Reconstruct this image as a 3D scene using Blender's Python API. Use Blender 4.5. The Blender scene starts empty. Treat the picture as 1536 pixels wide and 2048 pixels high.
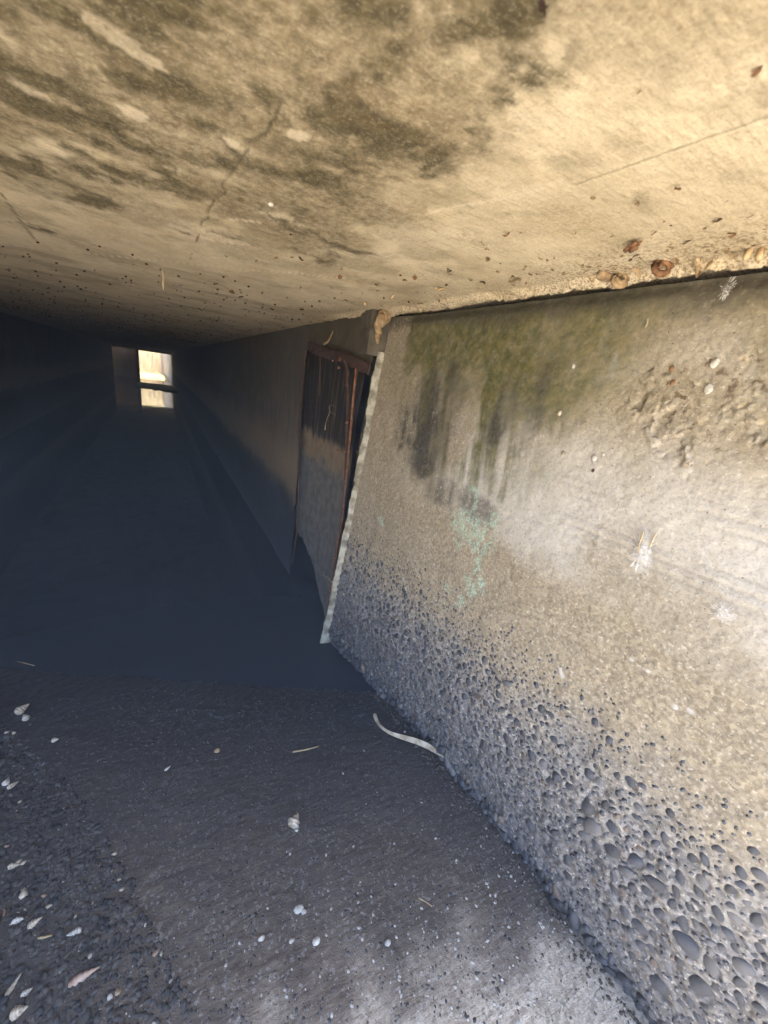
import bpy, bmesh, math, random
import numpy as np
from mathutils import Vector, Matrix, Euler

scene = bpy.context.scene
# ------------------------------------------------------------------ camera, sky, sun, exposure
FPX, PCX, PCY = 760.0, 768.0, 1024.0                      # photograph: 1536 x 2048
VPX, VPY, ROLL = 312.0, 711.0, math.radians(8)            # vanishing point of the tunnel axis (+Y), camera roll
EYE = 0.75                                                # camera height above the floor (m)
TOP = 0.913                                               # height of the ceiling (m)
PITCH = math.atan((-(PCX - VPX) * math.sin(ROLL) + (PCY - VPY) * math.cos(ROLL)) / FPX)
F0 = np.array([0, math.cos(PITCH), -math.sin(PITCH)]); X0 = np.array([1., 0, 0]); Y0 = np.cross(X0, F0)
R0 = X0 * math.cos(ROLL) + Y0 * math.sin(ROLL); U0 = -X0 * math.sin(ROLL) + Y0 * math.cos(ROLL)
dv = F0 + R0 * (VPX - PCX) / FPX + U0 * (PCY - VPY) / FPX
YAW = math.atan2(dv[0], dv[1])
cs, sn = math.cos(YAW), math.sin(YAW)
ROT = np.array([[cs, -sn, 0], [sn, cs, 0], [0, 0, 1]])
CR, CU, CF = ROT @ R0, ROT @ U0, ROT @ F0
EYEP = np.array([0, 0, EYE])

cam_data = bpy.data.cameras.new('camera')
cam = bpy.data.objects.new('camera', cam_data)
scene.collection.objects.link(cam)
cam.matrix_world = Matrix(((CR[0], CU[0], -CF[0], 0), (CR[1], CU[1], -CF[1], 0), (CR[2], CU[2], -CF[2], EYE), (0, 0, 0, 1)))
cam_data.sensor_fit = 'VERTICAL'; cam_data.sensor_height = 36; cam_data.sensor_width = 27
cam_data.lens = FPX / 2048 * 36
cam_data.clip_start = 0.01; cam_data.clip_end = 400
cam_data.dof.use_dof = True; cam_data.dof.focus_distance = 0.75; cam_data.dof.aperture_fstop = 8
scene.camera = cam

SUN_EL, SUN_AZ = math.radians(78), math.radians(150)      # azimuth clockwise from +Y
world = bpy.data.worlds.new('World'); scene.world = world; world.use_nodes = True
wn = world.node_tree.nodes; bg = wn['Background']
sky = wn.new('ShaderNodeTexSky'); sky.sky_type = 'NISHITA'; sky.sun_disc = False
sky.sun_elevation = SUN_EL; sky.sun_rotation = SUN_AZ
world.node_tree.links.new(sky.outputs[0], bg.inputs[0]); bg.inputs[1].default_value = 0.15
sd = bpy.data.lights.new('sun', 'SUN'); sd.energy = 4.5; sd.angle = math.radians(0.53); sd.color = (1, .93, .82)
sun = bpy.data.objects.new('sun', sd); scene.collection.objects.link(sun)
sdir = Vector((math.sin(SUN_AZ) * math.cos(SUN_EL), math.cos(SUN_AZ) * math.cos(SUN_EL), math.sin(SUN_EL)))
sun.rotation_euler = sdir.to_track_quat('Z', 'Y').to_euler(); sun.location = (3, -6, 10)
vs = scene.view_settings
vs.view_transform = 'Standard'; vs.look = 'None'; vs.gamma = 1; vs.use_curve_mapping = False; vs.exposure = 3.5
scene.render.engine = 'CYCLES'
scene.cycles.use_denoising = True
scene.cycles.max_bounces = 14; scene.cycles.diffuse_bounces = 9; scene.cycles.glossy_bounces = 6
scene.cycles.caustics_reflective = False; scene.cycles.caustics_refractive = False
scene.cycles.sample_clamp_indirect = 6

rng = np.random.default_rng(11); random.seed(11)

# ------------------------------------------------------------------ geometry helpers
def ray(x, y): return CF + CR * (x - PCX) / FPX + CU * (PCY - y) / FPX
def on_z(x, y, z=0.0):
    d = ray(x, y); return EYEP + d * (z - EYE) / d[2]
def on_y(x, y, Y):
    d = ray(x, y); return EYEP + d * Y / d[1]
# the near wall: a slightly warped, slightly leaning face. s runs from the concrete fin (y = FY) towards the mouth, z is height
FY = .893
def xfloor(y):
    y = np.minimum(y, .893); return .511 - .020 * (y - .02) - .1018 * (y - .02) ** 2
def xceil(y): return .512 - .0502 * y
def wall_x(y, z): return xfloor(y) + (xceil(y) - xfloor(y)) * z / TOP
def wall_n(s, z):                                          # unit normal into the culvert
    y = FY - np.asarray(s, float); z = np.asarray(z, float); e = 1e-3
    n = np.stack([-np.ones(np.broadcast(y, z).shape), (wall_x(y + e, z) - wall_x(y - e, z)) / (2 * e), (xceil(y) - xfloor(y)) / TOP + 0 * z], -1)
    return n / np.linalg.norm(n, axis=-1, keepdims=True)
def W(s, z, off=0.0):
    s = np.asarray(s, float); z = np.asarray(z, float); y = FY - s
    return np.stack([wall_x(y, z), y, z + 0 * y], -1) + np.asarray(off, float)[..., None] * wall_n(s, z)
def on_wall(x, y):
    d = ray(x, y); t = .6
    g = lambda t: d[0] * t - float(wall_x(d[1] * t, EYE + d[2] * t))
    for _ in range(30):
        e = 1e-4; t -= g(t) / ((g(t + e) - g(t - e)) / (2 * e)); t = min(max(t, .05), 6)
    return FY - d[1] * t, EYE + d[2] * t
WN = wall_n(.45, .4)                                       # mean frame of the wall
WD = np.array([0., -1, 0]); WD -= WN * (WD @ WN); WD /= np.linalg.norm(WD)
# tunnel wall beyond the fin: upright, parallel to the axis
TX, LEAN = .428, .012
def on_tunnel(x, y, off=0.0):
    d = ray(x, y); nn = np.array([1, 0, -LEAN]); t = ((np.array([TX - off, 0, 0]) - EYEP) @ nn) / (d @ nn)
    p = EYEP + d * t; return float(p[1]), float(p[2])

def hash2(ix, iy, seed):
    h = (ix.astype(np.int64) * 374761393 + iy.astype(np.int64) * 668265263 + seed * 974634777) & 0xffffffff
    h = ((h ^ (h >> 13)) * 1274126177) & 0xffffffff
    return ((h ^ (h >> 16)) & 0xffff) / 65535.0
def vnoise(x, y, seed=0):
    ix = np.floor(x); iy = np.floor(y); fx = x - ix; fy = y - iy
    fx = fx * fx * (3 - 2 * fx); fy = fy * fy * (3 - 2 * fy)
    a = hash2(ix, iy, seed); b = hash2(ix + 1, iy, seed); c = hash2(ix, iy + 1, seed); d = hash2(ix + 1, iy + 1, seed)
    return (a + (b - a) * fx) * (1 - fy) + (c + (d - c) * fx) * fy
def fbm(x, y, freq, octv=4, seed=0, gain=.5):
    t = 0; a = 1; n = 0
    for o in range(octv):
        t = t + a * vnoise(x * freq + 17.3 * o, y * freq - 9.1 * o, seed + o); n += a; a *= gain; freq *= 2.03
    return t / n                                            # 0..1, mean .5
def sm(a, b, x):
    t = np.clip((x - a) / (b - a), 0, 1); return t * t * (3 - 2 * t)
def seg_dist(x, y, pts):
    d = np.full(x.shape, 1e9)
    for (x0, y0), (x1, y1) in zip(pts[:-1], pts[1:]):
        dx, dy = x1 - x0, y1 - y0; L = dx * dx + dy * dy + 1e-12
        t = np.clip(((x - x0) * dx + (y - y0) * dy) / L, 0, 1)
        d = np.minimum(d, np.hypot(x - x0 - t * dx, y - y0 - t * dy))
    return d
def ell(x, y, cx, cy, rx, ry, ang=0.0):
    c, s = math.cos(ang), math.sin(ang); u = (x - cx) * c + (y - cy) * s; v = -(x - cx) * s + (y - cy) * c
    return np.sqrt((u / rx) ** 2 + (v / ry) ** 2)

def mesh_np(name, verts, faces, smooth=True):
    verts = np.asarray(verts, np.float32); faces = np.asarray(faces, np.int32)
    k = faces.shape[1]; me = bpy.data.meshes.new(name)
    me.vertices.add(len(verts)); me.vertices.foreach_set('co', verts.ravel())
    me.loops.add(faces.size); me.loops.foreach_set('vertex_index', faces.ravel())
    me.polygons.add(len(faces)); me.polygons.foreach_set('loop_start', np.arange(0, faces.size, k, dtype=np.int32))
    me.update(calc_edges=True)
    if smooth: me.polygons.foreach_set('use_smooth', np.ones(len(faces), bool))
    return me
def grid_faces(nu, nv, flip=False):
    i = np.arange(nu * nv).reshape(nv, nu); a = i[:-1, :-1].ravel(); b = i[:-1, 1:].ravel(); c = i[1:, 1:].ravel(); d = i[1:, :-1].ravel()
    return np.stack([a, d, c, b] if flip else [a, b, c, d], 1)
def attr(me, name, rgb):
    a = me.attributes.new(name, 'FLOAT_COLOR', 'POINT')
    col = np.ones((len(me.vertices), 4), np.float32)
    for k, c in enumerate(rgb): col[:, k] = np.clip(np.asarray(c, np.float32).ravel(), 0, 4)
    a.data.foreach_set('color', col.ravel())
COL = scene.collection
def link(name, me, mat=None, parent=None, label=None, cat=None, group=None, kind=None):
    o = bpy.data.objects.new(name, me); COL.objects.link(o)
    if mat is not None and me is not None and not me.materials: me.materials.append(mat)
    if parent is not None: o.parent = parent
    for k, v in (('label', label), ('category', cat), ('group', group), ('kind', kind)):
        if v: o[k] = v
    return o
def empty(name, loc, **kw):
    o = link(name, None, **kw); o.location = loc; o.empty_display_size = .02; return o
class MB:
    """collects simple solids, builds one mesh"""
    def __init__(s): s.v = []; s.f = []
    def add(s, v, f):
        n = len(s.v); s.v += [tuple(p) for p in v]; s.f += [tuple(i + n for i in q) for q in f]
    def hexa(s, p):                                          # 8 corners: bottom loop 0-3, top loop 4-7
        s.add(p, [(3, 2, 1, 0), (4, 5, 6, 7), (0, 1, 5, 4), (1, 2, 6, 5), (2, 3, 7, 6), (3, 0, 4, 7)])
    def box(s, a, b):
        (x0, y0, z0), (x1, y1, z1) = a, b
        s.hexa([(x0, y0, z0), (x1, y0, z0), (x1, y1, z0), (x0, y1, z0), (x0, y0, z1), (x1, y0, z1), (x1, y1, z1), (x0, y1, z1)])
    def tube(s, pts, rad, n=6, squash=1.0, jit=0.0, side=None):
        pts = [Vector(p) for p in pts]; rings = []
        for i, p in enumerate(pts):
            t = (pts[min(i + 1, len(pts) - 1)] - pts[max(i - 1, 0)]).normalized()
            ref = Vector(side) if side is not None else (Vector((0, 0, 1)) if abs(t.z) < .9 else Vector((1, 0, 0)))
            u = t.cross(ref).normalized(); w = u.cross(t).normalized()
            r = rad[i] if hasattr(rad, '__len__') else rad
            rings.append([p + (u * math.cos(2 * math.pi * k / n) + w * squash * math.sin(2 * math.pi * k / n)) * r * (1 + random.uniform(-jit, jit)) for k in range(n)])
        v = [q for r_ in rings for q in r_]; f = []
        for i in range(len(pts) - 1):
            for k in range(n):
                f.append((i * n + k, i * n + (k + 1) % n, (i + 1) * n + (k + 1) % n, (i + 1) * n + k))
        f.append(tuple(reversed(range(n)))); f.append(tuple((len(pts) - 1) * n + k for k in range(n)))
        s.add(v, f)
    def mesh(s, name, smooth=False):
        me = bpy.data.meshes.new(name); me.from_pydata(s.v, [], s.f); me.update()
        if smooth: me.polygons.foreach_set('use_smooth', np.ones(len(me.polygons), bool))
        return me
def ico(sub):
    bm = bmesh.new(); bmesh.ops.create_icosphere(bm, subdivisions=sub, radius=1)
    bm.verts.index_update()
    v = np.array([x.co[:] for x in bm.verts]); f = np.array([[x.index for x in q.verts] for q in bm.faces]); bm.free()
    return v, f
ICO1, ICO2, ICO3 = ico(1), ico(2), ico(3)
def lumpy(base, seed, amp=.18):
    v, f = base; r = np.random.default_rng(seed); d = np.zeros(len(v))
    for _ in range(5):
        k = r.normal(size=3) * 1.5; d += np.sin(v @ k + r.uniform(0, 6.28)) * amp / 3
    return v * (1 + d)[:, None], f

# ------------------------------------------------------------------ materials
class NT:
    def __init__(s, name):
        s.m = bpy.data.materials.new(name); s.m.use_nodes = True; s.t = s.m.node_tree; s.n = s.t.nodes
        s.b = s.n['Principled BSDF']; s.tc = s.n.new('ShaderNodeTexCoord')
    def L(s, a, b): s.t.links.new(a, b)
    def _in(s, sock, v):
        if hasattr(v, 'is_output'): s.L(v, sock)
        elif hasattr(v, '__len__') and len(v) == 3: sock.default_value = (*v, 1)
        else: sock.default_value = v
    def noise(s, scale, detail=4, rough=.55, vec=None, dist=0.0, out=0):
        n = s.n.new('ShaderNodeTexNoise'); n.inputs['Scale'].default_value = scale; n.inputs['Detail'].default_value = detail
        n.inputs['Roughness'].default_value = rough; n.inputs['Distortion'].default_value = dist
        s.L(vec if vec is not None else s.tc.outputs['Object'], n.inputs['Vector']); return n.outputs[out]
    def voro(s, scale, vec=None, out='Distance', feat='F1'):
        n = s.n.new('ShaderNodeTexVoronoi'); n.feature = feat; n.inputs['Scale'].default_value = scale
        s.L(vec if vec is not None else s.tc.outputs['Object'], n.inputs['Vector']); return n.outputs[out]
    def scaled(s, v):
        n = s.n.new('ShaderNodeMapping'); n.inputs['Scale'].default_value = v; s.L(s.tc.outputs['Object'], n.inputs['Vector']); return n.outputs[0]
    def ramp(s, x, a, b, lo=0.0, hi=1.0):
        n = s.n.new('ShaderNodeMapRange'); n.interpolation_type = 'SMOOTHSTEP'
        for k, v in zip(('Value', 'From Min', 'From Max', 'To Min', 'To Max'), (x, a, b, lo, hi)): s._in(n.inputs[k], v)
        return n.outputs[0]
    def math(s, op, a, b=0.0):
        n = s.n.new('ShaderNodeMath'); n.operation = op; s._in(n.inputs[0], a); s._in(n.inputs[1], b); return n.outputs[0]
    def mix(s, fac, a, b, mode='MIX'):
        n = s.n.new('ShaderNodeMix'); n.data_type = 'RGBA'; n.blend_type = mode
        s._in(n.inputs[0], fac); s._in(n.inputs[6], a); s._in(n.inputs[7], b); return n.outputs[2]
    def attr(s, name):
        n = s.n.new('ShaderNodeAttribute'); n.attribute_name = name; q = s.n.new('ShaderNodeSeparateColor'); s.L(n.outputs['Color'], q.inputs[0]); return q.outputs
    def bump(s, h, strength=.5, dist=.002, prev=None):
        n = s.n.new('ShaderNodeBump'); n.inputs['Strength'].default_value = strength; n.inputs['Distance'].default_value = dist
        s.L(h, n.inputs['Height'])
        if prev is not None: s.L(prev, n.inputs['Normal'])
        return n.outputs[0]
    def done(s, col=None, rough=.9, normal=None, spec=.3):
        if col is not None: s._in(s.b.inputs['Base Color'], col)
        s._in(s.b.inputs['Roughness'], rough); s.b.inputs['Specular IOR Level'].default_value = spec
        if normal is not None: s.L(normal, s.b.inputs['Normal'])
        return s.m
def simple(name, c1, c2, scale=60, rough=.85, bump=.3, bd=.002, spec=.3, detail=5):
    k = NT(name); n = k.noise(scale, detail)
    return k.done(k.mix(k.ramp(n, .3, .7), c1, c2), rough, k.bump(k.noise(scale * 3, 4), bump, bd), spec)

def mat_near_wall():
    k = NT('battered_concrete'); a = k.attr('stain'); b = k.attr('stain2'); c = k.attr('stain3')
    moss, dark, lime = a[0], a[1], a[2]; tan, teal, agg = b[0], b[1], b[2]; wet, pit, rim = c[0], c[1], c[2]
    gr = k.noise(250, 4, .75); sp = k.voro(230, out='Color'); sepn = k.n.new('ShaderNodeSeparateColor'); k.L(sp, sepn.inputs[0]); spk = sepn.outputs[0]
    mid = k.noise(28, 5, .6); big = k.noise(6, 4)
    col = k.mix(k.ramp(mid, .3, .7), (.285, .25, .185), (.415, .375, .295))
    col = k.mix(k.ramp(big, .35, .7, 0, .55), col, (.31, .28, .225))
    col = k.mix(tan, col, k.mix(spk, (.22, .185, .13), (.39, .34, .245)))
    col = k.mix(agg, col, k.mix(spk, (.10, .10, .104), (.30, .295, .285)))
    col = k.mix(k.math('MULTIPLY', rim, .5), col, (.34, .325, .295))
    col = k.mix(lime, col, k.mix(k.ramp(gr, .35, .65), (.45, .44, .405), (.62, .61, .58)))
    mfac = k.math('MULTIPLY', moss, k.ramp(k.noise(70, 5, .65), .25, .55, .6, 1))
    col = k.mix(mfac, col, k.mix(k.ramp(k.noise(60, 6, .7), .38, .62), (.045, .060, .009), (.125, .112, .028)))
    dfac = k.math('MULTIPLY', dark, k.ramp(k.noise(120, 5, .7), .3, .55, .6, 1))
    col = k.mix(dfac, col, (.045, .043, .035))
    col = k.mix(k.math('MULTIPLY', teal, k.ramp(k.noise(230, 5, .75), .44, .54, .05, .9)), col, (.36, .52, .42))
    col = k.mix(wet, col, k.mix(spk, (.026, .027, .032), (.085, .084, .088)))
    col = k.mix(k.math('MULTIPLY', pit, k.ramp(k.noise(90, 5, .7), .54, .66)), col, (.12, .085, .05)); col = k.mix(k.math('MULTIPLY', pit, k.ramp(k.noise(75, 5, .7), .42, .3, 0, .8)), col, (.62, .52, .36))
    # sand grain and air holes
    col = k.mix(k.ramp(gr, .46, .60, .0, .62), col, k.mix(.7, col, (.12, .105, .085)), 'MIX')
    col = k.mix(k.ramp(k.voro(75), .03, .075, .8, 0), col, (.05, .045, .04))
    col = k.mix(k.math('MULTIPLY', k.ramp(k.noise(210, 2, .6), .60, .68), k.ramp(moss, 0, .5, .5, .06)), col, (.60, .56, .48))
    h = k.math('ADD', k.math('MULTIPLY', k.noise(330, 4, .7), .5), k.math('MULTIPLY', k.noise(90, 5, .65), .8))
    h = k.math('SUBTRACT', h, k.ramp(k.voro(75), .02, .09, .5, 0))
    return k.done(col, .93, k.bump(h, .55, .0022), .25)

def mat_ceiling():
    k = NT('stained_ceiling_concrete'); a = k.attr('stain'); mould, pale, dust = a[0], a[1], a[2]
    st = k.scaled((1, 5, 1)); big = k.noise(9, 5, .6); mid = k.noise(60, 5, .65, vec=st)
    col = k.mix(k.ramp(big, .3, .7), (.56, .485, .335), (.71, .63, .47))
    col = k.mix(k.ramp(mid, .45, .75, 0, .6), col, (.38, .305, .20))
    film = k.attr('stain2')[0]; col = k.mix(k.math('MULTIPLY', film, k.ramp(k.noise(190, 5, .75), .3, .6, .5, .95)), col, k.mix(k.ramp(k.noise(70, 4), .35, .65), (.15, .122, .072), (.27, .225, .145)))
    col = k.mix(pale, col, (.68, .60, .46))
    m2 = k.ramp(k.noise(330, 4, .75), .3, .52, .45, 1)
    col = k.mix(k.math('MULTIPLY', mould, m2), col, k.mix(k.ramp(k.noise(80, 3), .4, .6), (.055, .048, .026), (.10, .085, .045)))
    col = k.mix(k.math('MULTIPLY', dust, k.ramp(k.noise(300, 3, .7), .45, .62)), col, (.16, .095, .045))
    col = k.mix(k.ramp(k.voro(120), .03, .07, .75, 0), col, (.13, .09, .05))
    fine = k.noise(420, 4, .8, vec=k.scaled((1, 1.6, 1)))
    col = k.mix(k.ramp(fine, .48, .66, 0, .5), col, k.mix(.6, col, (.12, .09, .05)))
    col = k.mix(k.ramp(fine, .46, .3, 0, .35), col, (.74, .66, .5))
    h = k.math('ADD', k.noise(260, 5, .7), k.math('MULTIPLY', mid, .8))
    return k.done(col, .9, k.bump(h, .5, .0014), .25)

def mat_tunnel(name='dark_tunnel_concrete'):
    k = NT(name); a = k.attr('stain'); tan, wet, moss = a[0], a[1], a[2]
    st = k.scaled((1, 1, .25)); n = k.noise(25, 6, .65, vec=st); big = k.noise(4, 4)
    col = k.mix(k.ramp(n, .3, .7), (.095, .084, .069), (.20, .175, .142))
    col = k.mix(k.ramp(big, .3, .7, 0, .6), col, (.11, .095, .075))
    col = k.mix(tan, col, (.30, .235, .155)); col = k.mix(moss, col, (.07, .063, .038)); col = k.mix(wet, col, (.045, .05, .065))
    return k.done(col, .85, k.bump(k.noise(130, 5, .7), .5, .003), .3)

def mat_floor():
    k = NT('silt_floor'); a = k.attr('stain'); dry_lit, litter, wet = a[0], a[1], a[2]
    st = k.scaled((.75, 2.2, 1)); rip = k.noise(95, 5, .68, vec=st, dist=.4); fine = k.noise(520, 3, .7)
    sp = k.voro(260, out='Color'); q = k.n.new('ShaderNodeSeparateColor'); k.L(sp, q.inputs[0]); spk = q.outputs[1]
    col = k.mix(k.ramp(rip, .3, .7), (.082, .063, .046), (.178, .144, .108))
    col = k.mix(k.ramp(k.noise(7, 4), .35, .7, 0, .5), col, (.085, .072, .062))
    col = k.mix(k.math('MULTIPLY', k.ramp(spk, .86, .9), k.ramp(fine, .4, .6)), col, (.30, .29, .275))
    col = k.mix(dry_lit, col, k.mix(k.ramp(k.noise(170, 4, .7), .35, .65), (.33, .285, .225), (.62, .55, .45)))
    col = k.mix(litter, col, k.mix(k.ramp(fine, .35, .65), (.02, .019, .018), (.06, .055, .05)))
    col = k.mix(wet, col, (.022, .021, .022))
    h = k.math('ADD', k.math('MULTIPLY', rip, 1.0), k.math('MULTIPLY', fine, .5))
    return k.done(col, k.ramp(wet, 0, 1, .85, .35), k.bump(h, .8, .0035), .3)

def mat_water():
    k = NT('dark_water'); w = k.noise(9, 3, .5, vec=k.scaled((1.6, .5, 1)))
    k.b.inputs['IOR'].default_value = 1.33
    return k.done((.014, .017, .026), .035, k.bump(w, .05, .01), .5)

M = dict(
    wall=mat_near_wall(), ceil=mat_ceiling(), tunnel=mat_tunnel(), floor=mat_floor(), water=mat_water(),
    fin=simple('pale_mortar', (.15, .14, .10), (.44, .43, .36), 34, .9, .5, .002),
    rust=simple('rusty_iron', (.09, .035, .018), (.26, .12, .062), 90, .85, .7, .0015),
    rustdark=simple('dark_rusty_iron', (.028, .020, .016), (.09, .048, .032), 60, .8, .6, .0015),
    sheet=simple('blackened_sheet', (.03, .028, .026), (.11, .10, .09), 45, .7, .4, .0015),
    mud=simple('dried_mud', (.20, .135, .075), (.40, .30, .18), 120, .95, .7, .0015),
    paper=simple('dry_leaf_scrap', (.34, .23, .12), (.58, .46, .28), 140, .8, .4, .001),
    brownleaf=simple('brown_leaf', (.11, .055, .028), (.28, .15, .075), 120, .7, .4, .001),
    blade=simple('bleached_leaf_blade', (.24, .19, .12), (.58, .53, .42), 45, .65, .3, .0006),
    straw=simple('straw', (.34, .25, .13), (.55, .44, .27), 120, .75, .3, .0005),
    shell=simple('bleached_shell', (.24, .20, .145), (.56, .50, .39), 160, .55, .35, .0006, .4),
    shellbrown=simple('brown_mottled_shell', (.20, .10, .055), (.44, .34, .27), 75, .5, .35, .0006, .4),
    white=simple('white_stone', (.28, .27, .245), (.58, .56, .51), 190, .7, .4, .001),
    web=simple('spider_silk', (.70, .70, .70), (.86, .86, .85), 200, .9, .7, .001),
    soil=simple('dry_soil', (.44, .34, .20), (.58, .47, .31), 4, .95, .6, .02),
    bank=simple('dry_grass_bank', (.27, .20, .075), (.42, .33, .15), 5, .95, .6, .03),
    plain=simple('plain_concrete', (.30, .27, .22), (.44, .40, .33), 8, .9, .4, .004),
    mudbar=simple('black_mud', (.012, .012, .012), (.03, .028, .026), 30, .6, .7, .01),
    twig=simple('dark_twig', (.03, .024, .02), (.09, .07, .05), 150, .85, .5, .001),
)
def silk_mat():
    k = NT('spider_silk'); m_ = k.done((.66, .66, .65), .9); tr = k.n.new('ShaderNodeBsdfTransparent'); mx = k.n.new('ShaderNodeMixShader')
    a = k.attr('cover')[0]; fac = k.math('MULTIPLY', a, k.ramp(k.noise(500, 4, .75), .36, .66, .1, .9))
    k._in(mx.inputs[0], fac); k.L(tr.outputs[0], mx.inputs[1]); k.L(k.b.outputs[0], mx.inputs[2]); k.L(mx.outputs[0], k.n['Material Output'].inputs[0]); return m_
M['silk'] = silk_mat()
def pebble_mat(name, c1, c2):
    k = NT(name); n = k.noise(110, 5, .65); r = k.n.new('ShaderNodeObjectInfo').outputs['Random']
    col = k.mix(k.ramp(n, .3, .7), c1, c2); col = k.mix(k.ramp(r, 0, 1, 0, .6), col, tuple(v * .55 for v in c1))
    col = k.mix(k.ramp(k.noise(150, 5, .75), .5, .7, 0, .4), col, (.24, .23, .21)); col = k.mix(k.ramp(k.noise(420, 2, .6), .6, .7, 0, .5), col, (.33, .33, .32))
    return k.done(col, k.ramp(k.noise(180, 4), .3, .7, .36, .62), k.bump(k.noise(300, 5, .75), .55, .0012), .55)
PEB = [pebble_mat('slate_pebble', (.036, .041, .055), (.072, .079, .097)), pebble_mat('charcoal_pebble', (.024, .026, .033), (.06, .064, .075)),
       pebble_mat('grey_pebble', (.095, .097, .106), (.18, .177, .178)), pebble_mat('brown_pebble', (.10, .075, .055), (.20, .155, .12))]

# ------------------------------------------------------------------ large structure: near wall
NS, NZ = 640, 500
s1 = np.linspace(0, 1.045, NS); z1 = np.linspace(-.03, .903, NZ)
S, Z = np.meshgrid(s1, z1); S = S + (1 - S / 1.045) * .055 * Z
w1 = (fbm(S, Z, 9, 5, 3) - .5); w2 = (fbm(S, Z, 30, 5, 8) - .5); w3 = (fbm(S, Z, 110, 3, 21) - .5)
def wp(*pts): return [on_wall(*p) for p in pts]
def stroke(pts, width, feather, wob=.02, X=S, Y=Z, A=None):
    d = seg_dist(X, Y, pts) + (w1 if A is None else A) * wob * 2
    return 1 - sm(width - feather, width + feather, d)
ZR = Z * .92; zz = ZR + w1 * .06 + w2 * .03
mz = .16 * sm(.42, .72, S); top_lin = sm(.52, .82, zz - mz * .7 + w1 * .25) * (1 - .3 * sm(.5, .8, S))                                   # olive growth along the top
moss = top_lin * sm(.06, .26, S + w1 * .2) * .95
streakN = fbm(S + (Z * .08), Z * .10, 40, 5, 31)             # vertical run marks
run = sm(.36, .66, streakN + w2 * .2)
runmask = sm(.50, .58, zz) * (1 - sm(.42, .56, S + w1 * .1)) * sm(.13, .22, S + w1 * .05)
moss = np.maximum(moss, run * runmask * .95)
moss = np.maximum(moss, sm(.5, .72, fbm(S, Z, 12, 4, 71)) * sm(.55, .7, zz - mz) * .9)
dark = np.zeros_like(S)
dsn = fbm(S + Z * .06 + w2 * .01, Z * .22, 48, 5, 37)
for (px, py), rs, rz, k_ in (((850, 850), .085, .10, 1.1), ((835, 930), .05, .05, .8), ((905, 790), .04, .06, .8), ((1000, 850), .03, .10, .75), ((1080, 790), .03, .07, .6), ((950, 1015), .05, .03, .55), ((880, 985), .05, .03, .6)):
    c_ = on_wall(px, py); dark = np.maximum(dark, (1 - sm(.35, 1.15, ell(S, Z, c_[0], c_[1], rs, rz) + w1 * 1.1 + w2 * 1.3)) * k_)
dark = np.clip(dark * 1.25, 0, 1) * (.42 + .58 * sm(.30, .60, dsn + w2 * .45))
dark = np.maximum(dark, .75 * (1 - sm(.006, .032, np.abs(ZR - .825) + w2 * .03)))       # dark band along the wall top, below the ceiling
lime = sm(.36, .58, fbm(S, Z, 7, 5, 44)) * sm(.46, .54, zz + (S - .5) * .06) * (1 - sm(.62, .74, zz - mz * .5)) * sm(.22, .42, S) * .85
lime = np.maximum(lime, stroke(wp((1000, 950), (1150, 960), (1300, 1010), (1450, 1100), (1536, 1160)), .055, .05, .04) * .7)
for pts, wd in ((((1240, 975), (1210, 1000)), .010), (((1230, 715), (1222, 750)), .006), (((1148, 728), (1146, 740)), .005), (((1120, 1336), (1125, 1352)), .0035), (((1440, 1215), (1452, 1238)), .012), (((1290, 1060), (1285, 1130)), .014), (((1379, 1422), (1381, 1424)), .0025), (((1349, 1414), (1350, 1416)), .0015), (((1262, 1318), (1263, 1321)), .0015), (((1295, 1342), (1296, 1343)), .0012)):
    lime = np.maximum(lime, stroke(wp(*pts), wd * .7, wd * .6, .012 if wd > .008 else .004))
tanz = sm(.24, .30, zz) * (1 - sm(.455, .50, zz + (S - .5) * .05))
tan = tanz * .85
tan = np.maximum(tan, sm(.1, .0, S - .06) * .0)
tan = np.maximum(tan, (1 - sm(.05, .28, S + w1 * .2)) * sm(.33, .45, zz) * .75)
teal = np.zeros_like(S)
for pts, wd in ((((945, 985), (948, 1010)), .006), (((925, 1045), (945, 1060), (965, 1075)), .024), (((940, 1060), (955, 1095)), .015), (((990, 1035), (985, 1050)), .006), (((915, 1085), (918, 1095)), .005),
                (((955, 1120), (950, 1150)), .007), (((935, 1160), (945, 1185)), .010), (((960, 1165), (962, 1185)), .006), (((893, 1175), (897, 1180)), .005), (((920, 1200), (915, 1206)), .005), (((760, 1040), (762, 1046)), .004)):
    teal = np.maximum(teal, stroke(wp(*pts), wd, wd * .55, .014) * sm(.30, .46, fbm(S * 1.0, Z * .6, 150, 3, 91)))
agg = (1 - sm(.19, .36, zz - (S - .5) * .05 + w2 * .05))
wet = (1 - sm(.04, .27, zz + S * .13 + w2 * .08)) * .88; wet = np.maximum(wet, .55 * (1 - sm(.05, .28, zz + w2 * .06 + w1 * .05)))  # lower wall darker, most of all along its foot and near the fin
wet = np.maximum(wet, (1 - sm(.02, .045, Z + w2 * .03)) * .85)
honey = (1 - sm(.7, 1.15, ell(S, Z, *on_wall(1460, 820), .085, .06) + w2 * 1.6))
hc = on_wall(1450, 820); tan = np.maximum(tan, .6 * (1 - sm(.6, 1.7, ell(S, Z, *on_wall(1480, 760), .12, .09) + w1)))
off = w1 * .006 + w2 * .0030 + w3 * .0016
off = off + honey * (sm(.42, .6, fbm(S, Z, 70, 6, 55, .62)) - .5) * .0065 * sm(.35, .6, fbm(S, Z, 22, 3, 57))
rough_low = (1 - sm(.22, .4, Z)); off = off + rough_low * (w2 * .004 + w3 * .004)
off = off - .013 * (1 - sm(.012, .045, Z + w2 * .03 + w1 * .02))
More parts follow.
